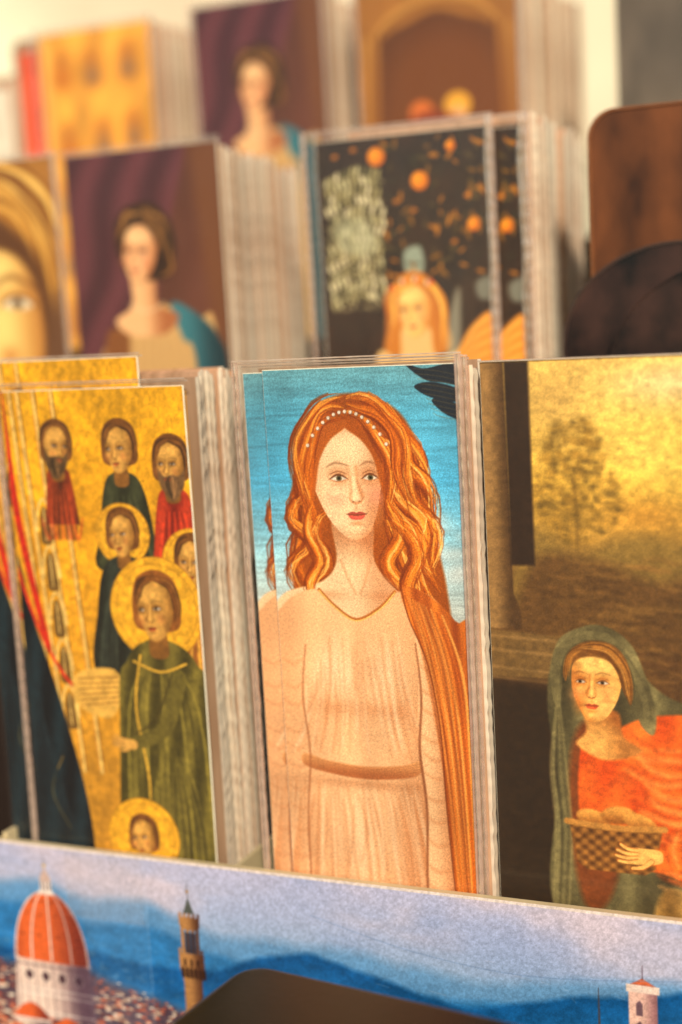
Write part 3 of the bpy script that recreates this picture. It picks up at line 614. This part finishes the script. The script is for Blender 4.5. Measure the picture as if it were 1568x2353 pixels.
    for q in range(22): c.stroke([(tx-32,410+q*21),(tx+32,410+q*21)],1,1,bd,None,.45)
    c.poly([(tx-44,300),(tx+44,300),(tx+44,350),(tx+32,394),(tx-32,394),(tx-44,350)],tc,smooth=False)
    for q in range(6): c.poly([(tx-44+q*15.5,284),(tx-35+q*15.5,284),(tx-35+q*15.5,304),(tx-44+q*15.5,304)],tc,smooth=False); c.poly([(tx-40+q*15,352),(tx-33+q*15,342),(tx-28+q*15,352),(tx-28+q*15,384),(tx-40+q*15,378)],(50,30,24),smooth=False)
    for q in (-24,-2,20): c.stroke([(tx+q,322),(tx+q,338)],4,4,(46,28,22))
    for q in (-27,-8,10,26): c.stroke([(tx+q,210),(tx+q,300)],5.5,5.5,tc)
    c.poly([(tx-20,230),(tx+20,230),(tx+20,300),(tx-20,300)],(40,36,48),smooth=False,alpha=.75)
    c.poly([(tx-36,180),(tx+36,180),(tx+36,206),(tx+30,222),(tx-30,222),(tx-36,206)],tc,smooth=False)
    for q in range(5): c.poly([(tx-36+q*16,166),(tx-27+q*16,166),(tx-27+q*16,184),(tx-36+q*16,184)],tc,smooth=False)
    c.poly([(tx-20,168),(tx-8,136),(tx,112),(tx+8,136),(tx+20,168)],(80,84,78),smooth=False); c.stroke([(tx,114),(tx,74)],1.5,1,(60,50,40)); c.disc(tx,96,5,5,(160,120,60))
    c.stroke([(862,0),(862,860)],1.2,1.2,(194,196,214),None,.5); k=(sst(862,850,X)*sst(600,640,X)*.10)[...,None]; c.a=c.a*(1-k)+k*np.array((200,196,216))
    c.stroke([(1430,120),(1750,190),(2100,215),(2520,170)],1.0,1.0,(90,120,164),None,.55); c.stroke([(760,90),(790,60),(800,100),(830,80)],1.2,1.2,(110,120,150),None,.4)
    for i in range(26):
        x=r.rand()*2600; y=20+r.rand()*300; c.stroke([(x,y),(x+10+r.rand()*50,y+r.rand()*14)],.5,.4,(214,210,220),None,.35)
    c.a[:4]=(226,210,200); c.mul(vnoise(ny,nx,120,400,2,94),0.12); c.mul(np.random.RandomState(5).rand(ny,nx),0.06)
    return c

# ------------------------------------------------------------------ mesh helpers
def link(o,parent=None):
    COL.objects.link(o)
    if parent is not None: o.parent=parent
    return o
def empty(name,loc,rot=(0,0,0),label='',cat_='',group=None):
    o=bpy.data.objects.new(name,None); o.empty_display_size=0.01
    o.location=loc; o.rotation_euler=rot; COL.objects.link(o)
    o['label']=label; o['category']=cat_
    if group: o['group']=group
    return o
def painted(name,c,w,h,mat,parent,y=0.0,x0=0.0,z0=0.0,sat=1.10):
    """dense sheet, painted per vertex; x 0..w, z 0..h"""
    nx,ny=c.nx,c.ny
    X=np.linspace(0,w,nx)[None,:].repeat(ny,0); Z=np.linspace(h,0,ny)[:,None].repeat(nx,1)
    co=np.stack([X+x0,np.full_like(X,y),Z+z0],-1).reshape(-1,3).astype(np.float32)
    idx=np.arange(nx*ny).reshape(ny,nx)
    f=np.stack([idx[1:,:-1],idx[1:,1:],idx[:-1,1:],idx[:-1,:-1]],-1).reshape(-1).astype(np.int32)
    nf=len(f)//4
    me=bpy.data.meshes.new(name); me.vertices.add(nx*ny); me.vertices.foreach_set('co',co.ravel())
    me.loops.add(len(f)); me.loops.foreach_set('vertex_index',f)
    me.polygons.add(nf); me.polygons.foreach_set('loop_start',np.arange(0,nf*4,4,dtype=np.int32))
    me.update(calc_edges=True); me.polygons.foreach_set('use_smooth',np.ones(nf,bool))
    a=c.a/255.0; g=a.mean(-1,keepdims=True); a=np.clip(g+(a-g)*sat,0.0,1.0); l=np.where(a<=0.04045,a/12.92,((a+0.055)/1.055)**2.4)
    rgba=np.ones((nx*ny,4),np.float32); rgba[:,:3]=l.reshape(-1,3)*0.95
    at=me.color_attributes.new('print_ink','FLOAT_COLOR','POINT'); at.data.foreach_set('color',rgba.ravel())
    me.materials.append(mat); me.validate()
    return link(bpy.data.objects.new(name,me),parent)
class MB:
    def __init__(s): s.v=[]; s.f=[]; s.m=[]
    def bent_box(s,x0,x1,z0,z1,y0,y1,mi=0,bf=lambda x,z:0.0,seg=16,jag=0.0,rnd=None):
        n=seg+1; base=len(s.v)
        for i in range(n):
            z=z0+(z1-z0)*i/seg; j=(rnd.random()-.5)*jag if rnd else 0
            for (x,y) in ((x0,y0),(x1+j,y0),(x1+j,y1),(x0,y1)):
                s.v.append((x,y+bf(x,z),z))
        for i in range(seg):
            a=base+i*4; b=a+4
            for k in range(4):
                k2=(k+1)%4; s.f.append((a+k,a+k2,b+k2,b+k)); s.m.append(mi)
        s.f.append((base+3,base+2,base+1,base)); s.m.append(mi); t=base+seg*4; s.f.append((t,t+1,t+2,t+3)); s.m.append(mi)
    def ridge(s,xc,r,z0,z1,y,mi,bf,seg=60,rnd=None,wav=0.0):
        """half-round bead running up a seam"""
        base=len(s.v); K=6
        for i in range(seg+1):
            z=z0+(z1-z0)*i/seg; rr=r*(1+(rnd.random()-.5)*.35 if rnd else 1); dx=wav*math.sin(i*.37)+wav*.6*math.sin(i*.83+1)
            for k in range(K+1):
                a=math.pi*k/K; s.v.append((xc+dx-rr*math.cos(a),y-rr*math.sin(a)*.8+bf(xc,z),z))
        for i in range(seg):
            for k in range(K):
                a=base+i*(K+1)+k; s.f.append((a,a+1,a+K+2,a+K+1)); s.m.append(mi)
    def sheet(s,x0,x1,z0,z1,y,mi=0,bf=lambda x,z:0.0,sx=8,sz=24):
        base=len(s.v)
        for j in range(sz+1):
            for i in range(sx+1):
                x=x0+(x1-x0)*i/sx; z=z0+(z1-z0)*j/sz; s.v.append((x,y+bf(x,z),z))
        for j in range(sz):
            for i in range(sx):
                a=base+j*(sx+1)+i; s.f.append((a,a+1,a+sx+2,a+sx+1)); s.m.append(mi)
    def obj(s,name,mats,parent=None,smooth=False):
        me=bpy.data.meshes.new(name); me.from_pydata(s.v,[],s.f)
        for m in mats: me.materials.append(m)
        me.polygons.foreach_set('material_index',s.m)
        if smooth: me.polygons.foreach_set('use_smooth',[True]*len(s.f))
        me.update(); return link(bpy.data.objects.new(name,me),parent)
rnd=random.Random(3)

def sleeved(label,art,xl,xr,ztop,y,zbase,px0,px1,pztop,printmat=None,bend=0.001,seamw=0.0019,left=True,right=True,film=None,group=None,wr=()):
    """front item: print + card stock + clear sleeve with welded seams. Metres, rack space."""
    printmat=printmat or M_PRINT; film=film or M_FILM
    w=xr-xl; h=ztop-zbase
    e=empty('sleeved_bookmark',(xl,y,zbase),(0,0,0),label,'bookmark',group)
    bf=lambda x,z: bend*math.sin(math.pi*max(0,min(1,z/h)))
    pw=px1-px0; ph=art.H*1e-4*(pw/(art.W*1e-4)); phh=pztop-zbase-0.001
    rows=int(min(art.ny,round(art.ny*phh/ph))); cc=Cv.__new__(Cv); cc.nx,cc.ny=art.nx,rows; cc.a=art.a[:rows]; real=ph*rows/art.ny
    o=painted('printed_picture',cc,pw,real,printmat,None,y=-0.0003,x0=px0-xl,z0=pztop-zbase-real)
    n=len(o.data.vertices); co=np.empty(n*3,np.float32); o.data.vertices.foreach_get('co',co); co=co.reshape(-1,3); co[:,1]+=bend*np.sin(np.pi*np.clip(co[:,2]/h,0,1)); o.data.vertices.foreach_set('co',co.ravel())
    o.parent=e
    b=MB(); b.bent_box(px0-xl-0.0002,px1-xl+0.0002,pztop-zbase-real,pztop-zbase+0.0002,0.0,0.0004,0,bf,30); b.obj('card_stock',[M_STOCK],e)
    s=MB(); s.sheet(0.0004,w-0.0004,0,h,-0.0008,0,bf)
    s.bent_box(0,w,h-0.0004,h,-0.0010,-0.0007,1,bf,1); s.bent_box(0.0,w,h-0.0012,h-0.0008,0.0007,0.0010,1,bf,1)
    for (fx,r_,wv_) in wr: s.ridge(w*fx,r_,0.0,h-0.0006,-0.0008,2,bf,70,rnd,wv_)
    so=s.obj('clear_sleeve',[film,M_LIP,M_RIDGE],e)
    for sg,on in ((0,left),(1,right)):
        if not on: continue
        q=MB(); xa=(0 if sg==0 else w-seamw)
        q.bent_box(xa,xa+seamw,0,h-0.0005,-0.0012,-0.0004,0,bf,90,0.00025,rnd=rnd)
        q.ridge(xa+seamw*.5,0.00032,0,h-0.0005,-0.0012,1,bf,110,rnd,0.00006)
        q.obj('weld_seam',[M_WELD,M_RIDGE],so)
    return e

def rear_proto(cardcol,w,h,pname):
    m=plain_mat('print_tint_'+pname,cardcol,0.5,nscale=60,var=0.3)
    a=MB(); a.bent_box(0.004,w-0.0022,0,h-0.004,-0.00025,0.00025,0,seg=2)
    me_card=a.obj('x',[m]).data
    b=MB(); b.bent_box(w-0.0045,w-0.0008,0,h,-0.0005,-0.0003,0,seg=24,jag=0.0006,rnd=rnd); b.bent_box(0.0008,w-0.0045,h-0.0035,h,-0.0005,-0.0003,0,seg=2); b.bent_box(0,0.004,0,h,-0.0005,-0.0003,0,seg=2)
    me_m=b.obj('x',[M_EDGE2]).data
    s=MB(); s.bent_box(w-0.0010,w,0,h,-0.0006,0.0002,0,seg=90,jag=0.0006,rnd=rnd)
    me_s=s.obj('x',[M_EDGE]).data
    for o in [o for o in COL.objects if o.name.startswith('x')]: bpy.data.objects.remove(o)
    return me_card,me_m,me_s
def file_stack(proto,n,x,y0,y1,zbase,label,group,jx=0.0016,jz=0.002,slope=0.0,xs=0.0):
    for i in range(n):
        t=i/max(1,n-1)
        y=y0+(y1-y0)*t+rnd.uniform(-.0003,.0003)
        e=empty('filed_bookmark',(x+xs*t+rnd.uniform(-jx,jx),y,zbase+rnd.uniform(-jz,jz)-slope*t),(rnd.uniform(-.004,.004),rnd.uniform(-.006,.006),rnd.uniform(-.008,.008)),label,'bookmark',group)
        c=link(bpy.data.objects.new('printed_card',proto[0]),e); m=link(bpy.data.objects.new('clear_sleeve',proto[1]),e)
        s=link(bpy.data.objects.new('weld_seam',proto[2]),m)

# ------------------------------------------------------------------ build: prints
A=art_a(); B=art_b(); Cc=art_c(); Dd=art_d(); E=art_e(); Ff=art_f(); G=art_g(); H_=art_h(); J=art_j()
D3=art_d(120,330)
K1=art_dark((96,56,26),[(300,500,200,300,(140,80,34),.6),(500,1000,300,200,(50,28,16),.8)],101)
K2=art_dark((100,88,74),[(300,400,240,200,(76,68,60),.6)],102)

ZB1,ZB2,ZB3=-0.045,0.033,0.110
# row 1
sleeved('sleeved bookmark, robed haloed figures on gold ground',B,-0.1185,-0.0495,0.1590,0.0050,ZB1,-0.1155,-0.0508,0.1565,M_PRINT,0.0012,left=True,right=False)
sleeved('second gold picture bookmark standing taller behind the first',B,-0.130,-0.0665,0.1668,0.0085,ZB1,-0.129,-0.0678,0.1655,M_PRINT,0.001,left=False,right=False)
sleeved('sleeved bookmark, auburn haired woman in apricot gown on blue',A,-0.0335,0.0358,0.1632,0.0045,ZB1,-0.0240,0.0345,0.1600,M_PRINTG,0.0008)
sleeved('matching blue and apricot bookmark slipped slightly sideways behind',A,-0.0328,0.0366,0.1622,0.0075,ZB1,-0.0318,0.0270,0.1592,M_PRINTG,0.0008,left=False)
sleeved('wide card, hooded woman in orange dress at dusk',Cc,0.0383,0.1345,0.1603,0.0110,ZB1,0.0388,0.1338,0.1598,M_PRINT,0.0006,left=False,right=False)
# row 2
sleeved('bookmark with an oversized ochre face',Ff,-0.235,-0.1655,0.2440,0.119,ZB2,-0.234,-0.1675,0.2425,M_PRINT,0.0008,left=False)
sleeved('bookmark portrait of a lady on plum ground',Dd,-0.1645,-0.0935,0.2435,0.120,ZB2,-0.1620,-0.0945,0.2415,M_PRINT,0.001,right=False,left=False)
sleeved('sleeved bookmark, dark orchard with oranges and golden head',E,-0.0600,0.0125,0.2405,0.120,ZB2,-0.0545,0.0095,0.2365,M_PRINT,0.001,film=M_FILM_H,wr=((.965,.0007,.0003),(.075,.0004,.0002)))
sleeved('second orchard bookmark slipped sideways behind the first',E,-0.0480,0.0240,0.2400,0.1235,ZB2,-0.0440,0.0205,0.2355,M_PRINT,0.001,left=False,wr=((.955,.0008,.0004),(.985,.0006,.0004)))
sleeved('dark brown picture card in the rack',K1,0.0475,0.1280,0.2350,0.120,ZB2,0.0485,0.1270,0.2330,M_PRINT,0.0006,left=False,right=False)
# row 3
sleeved('bookmark with gold panel of faint arched niches',G,-0.2620,-0.1935,0.3215,0.25,ZB3,-0.2580,-0.1950,0.3195,M_PRINT,0.001)
sleeved('bookmark portrait of a lady on plum ground, back tier',D3,-0.1730,-0.1030,0.3225,0.25,ZB3,-0.1710,-0.1045,0.3210,M_PRINT,0.001)
sleeved('bookmark with a brown painted archway',H_,-0.0900,-0.0120,0.3230,0.25,ZB3,-0.0880,-0.0135,0.3215,M_PRINT,0.001)
sleeved('grey picture card on the back tier',K2,0.0280,0.1080,0.3200,0.25,ZB3,0.0285,0.1070,0.3190,M_PRINT,0.001,left=False,right=False)

Hs=0.205
P_gold=rear_proto((206,150,66),0.069,Hs,'gold'); P_sky=rear_proto((120,160,175),0.069,Hs,'sky'); P_plum=rear_proto((190,140,84),0.069,Hs,'plum'); P_or=rear_proto((110,80,50),0.069,Hs,'orchard'); P_red=rear_proto((226,84,54),0.069,Hs,'red'); P_w=rear_proto((240,220,195),0.069,Hs,'pale')
file_stack(P_gold,15,-0.1185,0.0115,0.036,ZB1-0.001,'clear sleeved bookmark filed upright in a tight stack, deepened unseen to cast shade','bookmarks filed behind the gold card')
file_stack(P_sky,18,-0.0310,0.0105,0.0800,ZB1-0.0005,'clear sleeved bookmark filed upright in a tight stack, deepened unseen to cast shade','bookmarks filed behind the blue card',jx=0.0006,slope=0.006)  # hidden rear bookmarks added to shade the side of the gold stack
file_stack(P_plum,26,-0.1630,0.1235,0.192,ZB2+0.001,'clear sleeved bookmark filed upright in a loose stack','bookmarks filed behind the plum portrait',jz=0.0025,slope=0.004)
file_stack(P_or,22,-0.0450,0.127,0.190,ZB2+0.0005,'clear sleeved bookmark filed upright in a loose stack','bookmarks filed behind the orchard card')
file_stack(P_w,14,-0.3420,0.25,0.295,ZB3-0.012,'pale sleeved bookmark filed on the back tier','pale bookmarks on the back tier')
file_stack(P_red,6,-0.2740,0.252,0.262,ZB3+0.003,'red and orange sleeved bookmark on the back tier','red bookmarks on the back tier')
file_stack(P_w,14,-0.2600,0.254,0.292,ZB3+0.003,'pale sleeved bookmark filed on the back tier','bookmarks behind the niche card')
file_stack(P_w,14,-0.1720,0.254,0.294,ZB3+0.004,'pale sleeved bookmark filed on the back tier','bookmarks behind the plum portrait on the back tier')
file_stack(P_w,26,-0.0820,0.254,0.360,ZB3+0.005,'pale sleeved bookmark filed on the back tier','bookmarks behind the archway card',jz=0.004)

def arched_card(label,xl,xr,ztop,y,zb,mat,r,rim_mat):
    e=empty('arched_card',(xl,y,zb),(0,0,0),label,'card')
    w=xr-xl; h=ztop-zb
    pts=[(0,0),(w,0)]
    for k in range(0,25):
        t=math.pi*k/24; ra=r
        pts.append((w/2+w/2*math.cos(t) if ra=='arch' else (w-ra*(1-math.cos(t)) if t<math.pi/2 else ra*(1+math.cos(t))), (h-w*0.42)+w*0.42*math.sin(t) if ra=='arch' else h-ra+ra*math.sin(t)))
    n=len(pts); v=[(x,0,z) for x,z in pts]+[(x,0.002,z) for x,z in pts]
    f=[tuple(range(n)),tuple(range(2*n-1,n-1,-1))]+[((i+1)%n,i,i+n,(i+1)%n+n) for i in range(n)]
    me=bpy.data.meshes.new('card_board'); me.from_pydata(v,[],f); me.materials.append(mat); me.update(); link(bpy.data.objects.new('card_board',me),e)
    cx=w/2; rim=pts[1:]+pts[:1]; vv=[];ff=[]
    for x,z in rim:
        ix=cx+(x-cx)*0.98; iz=z-0.0008 if z>0 else z
        vv+= [(x,-0.0006,z),(ix,-0.0006,iz),(x,-0.0001,z),(ix,-0.0001,iz)]
    for i in range(len(rim)-1):
        a=i*4;b=a+4; ff+=[(a,b,b+1,a+1),(a+1,b+1,b+3,a+3),(a+2,b+2,b,a)]
    me=bpy.data.meshes.new('raised_rim'); me.from_pydata(vv,[],ff); me.materials.append(rim_mat); me.update(); link(bpy.data.objects.new('raised_rim',me),e)
    return e
M_RIM=plain_mat('amber_glossy_rim',(130,76,36),0.3,0.6)
M_RIM2=plain_mat('smoky_glossy_rim',(62,44,36),0.3,0.6)
M_DK1=plain_mat('dark_brown_picture',(98,54,24),0.4,0.4,nscale=1.0,var=0.7,stretch=(50,50,26))
M_DK2=plain_mat('near_black_picture',(46,27,21),0.35,0.5,nscale=1.0,var=0.95,stretch=(70,70,60))
arched_card('dark brown card with rounded top corners',0.0470,0.1300,0.2365,0.112,ZB2,M_DK1,0.009,M_RIM)
arched_card('near black card with an arched top',0.0385,0.1150,0.1925,0.104,ZB2,M_DK2,'arch',M_RIM2)
arched_card('smaller near black card with an arched top',0.0560,0.1250,0.1840,0.097,ZB2,M_DK2,'arch',M_DK2)

# ------------------------------------------------------------------ rack
rack=empty('display_rack',(0,0,-0.105),(0,0,0),'tiered dark display rack with a printed city panorama front','rack')
def rb(name,x0,x1,y0,y1,z0,z1,mat,parent=rack):
    b=MB(); b.bent_box(x0,x1,z0+0.105,z1+0.105,y0,y1,0,seg=1); return b.obj(name,[mat],parent)
fp=rb('front_panel',-0.30,0.16,0.0006,0.0030,-0.105,0.0104,M_CREAM)
o=painted('printed_panorama',J,0.290,0.086,M_PANEL,fp,y=0.0,x0=-0.160,z0=0.0108-0.086+0.105,sat=1.05)
rb('divider',-0.0445,-0.0430,0.0032,0.098,-0.103,0.0090,M_CREAM)
rb('divider',-0.1290,-0.1275,0.0032,0.098,-0.103,0.0120,M_CREAM)
for k,(ya,yb,zt) in enumerate([(0.0032,0.098,ZB1-.001),(0.1,0.235,ZB2-.001),(0.237,0.40,ZB3-.001)]):
    rb('tier_shelf',-0.42,0.20,ya,yb,zt-0.004,zt,M_RACK)
rb('tier_riser',-0.42,0.20,0.0985,0.0998,-0.103,ZB2+0.055,M_RACK)
rb('tier_riser',-0.42,0.20,0.2355,0.2368,ZB2-.006,ZB3+0.055,M_RACK)
rb('back_board',-0.42,0.20,0.401,0.404,-0.103,ZB3+0.10,M_RACK)
t=MB(); t.sheet(-0.103,-0.0745,-0.012+0.105,0.0100+0.105,-0.0004,0); t.obj('clear_tape_patch',[M_TAPE],fp)

import bmesh
def rounded_box(name,sx,sy,sz,r,mat,parent):
    bm=bmesh.new(); bmesh.ops.create_cube(bm,size=1.0)
    for v in bm.verts: v.co=Vector((v.co.x*sx,v.co.y*sy,v.co.z*sz))
    ve=[e for e in bm.edges if abs(e.verts[0].co.z-e.verts[1].co.z)>sz*.5]
    bmesh.ops.bevel(bm,geom=ve,offset=r,segments=6,affect='EDGES',profile=0.5)
    bm.normal_update()
    te=[e for e in bm.edges if abs(e.verts[0].co.z-e.verts[1].co.z)<1e-6 and len(e.link_faces)==2 and abs(abs(e.verts[0].co.z)-sz/2)<1e-6 and (abs(e.link_faces[0].normal.z)>.9)!=(abs(e.link_faces[1].normal.z)>.9)]
    bmesh.ops.bevel(bm,geom=te,offset=r*.35,segments=4,affect='EDGES',profile=0.5)
    me=bpy.data.meshes.new(name); bm.to_mesh(me); bm.free(); me.materials.append(mat); me.polygons.foreach_set('use_smooth',[True]*len(me.polygons)); 
    return link(bpy.data.objects.new(name,me),parent)
case=empty('leather_case',(0.038,-0.098,-0.105),(0,0,math.radians(-7)),'black leather case lying before the rack','case')
bx=rounded_box('case_body',0.115,0.090,0.085,0.009,M_CASE,case); bx.location=(0,0,0.0425)
lid=rounded_box('case_lid',0.117,0.092,0.026,0.009,M_CASE,case); lid.location=(0,0,0.0855+0.013)

def struct(name,verts,faces,mat):
    me=bpy.data.meshes.new(name); me.from_pydata(verts,[],faces); me.materials.append(mat); me.update()
    o=link(bpy.data.objects.new(name,me)); o['kind']='structure'; return o
struct('counter_top',[(-.9,-.6,-.1055),(.7,-.6,-.1055),(.7,.6,-.1055),(-.9,.6,-.1055)],[(0,1,2,3)],M_COUNTER)
w=struct('wall',[(-2.5,1.3,-1.0),(1.5,1.3,-1.0),(1.5,1.3,2.2),(-2.5,1.3,2.2)],[(0,1,2,3)],M_WALL)

# ------------------------------------------------------------------ camera
cd=bpy.data.cameras.new('camera'); cam=bpy.data.objects.new('camera',cd); COL.objects.link(cam)
cam.location=(0.1540,-0.3542,0.1743); cam.rotation_euler=(1.43097,0.05347,0.40263)
cd.sensor_fit='VERTICAL'; cd.sensor_height=36; cd.sensor_width=24; cd.lens=48.96; cd.clip_start=0.01; cd.clip_end=50
cd.dof.use_dof=True; cd.dof.focus_distance=0.388; cd.dof.aperture_fstop=4.4
bpy.context.scene.camera=cam
# ------------------------------------------------------------------ light
sun_dir=Vector((-0.40,0.74,-0.48)).normalized()   # travel direction
sd=bpy.data.lights.new('sun','SUN'); sd.energy=4.5; sd.angle=math.radians(6); sd.color=(1.0,0.88,0.69)
so=bpy.data.objects.new('sun',sd); COL.objects.link(so); so.rotation_euler=sun_dir.to_track_quat('-Z','Y').to_euler(); so.location=(1,-1,1)
wd=bpy.data.worlds.new('World'); bpy.context.scene.world=wd; wd.use_nodes=True
nt=wd.node_tree; bg=nt.nodes['Background']; sky=nt.nodes.new('ShaderNodeTexSky'); sky.sky_type='NISHITA'; sky.sun_disc=False
el=math.asin(-sun_dir.z); az=math.atan2(-sun_dir.x,-sun_dir.y)
sky.sun_elevation=el; sky.sun_rotation=az
nt.links.new(sky.outputs[0],bg.inputs[0]); bg.inputs[1].default_value=0.075
sc=bpy.context.scene; sc.view_settings.view_transform='Standard'; sc.view_settings.look='None'; sc.view_settings.exposure=0
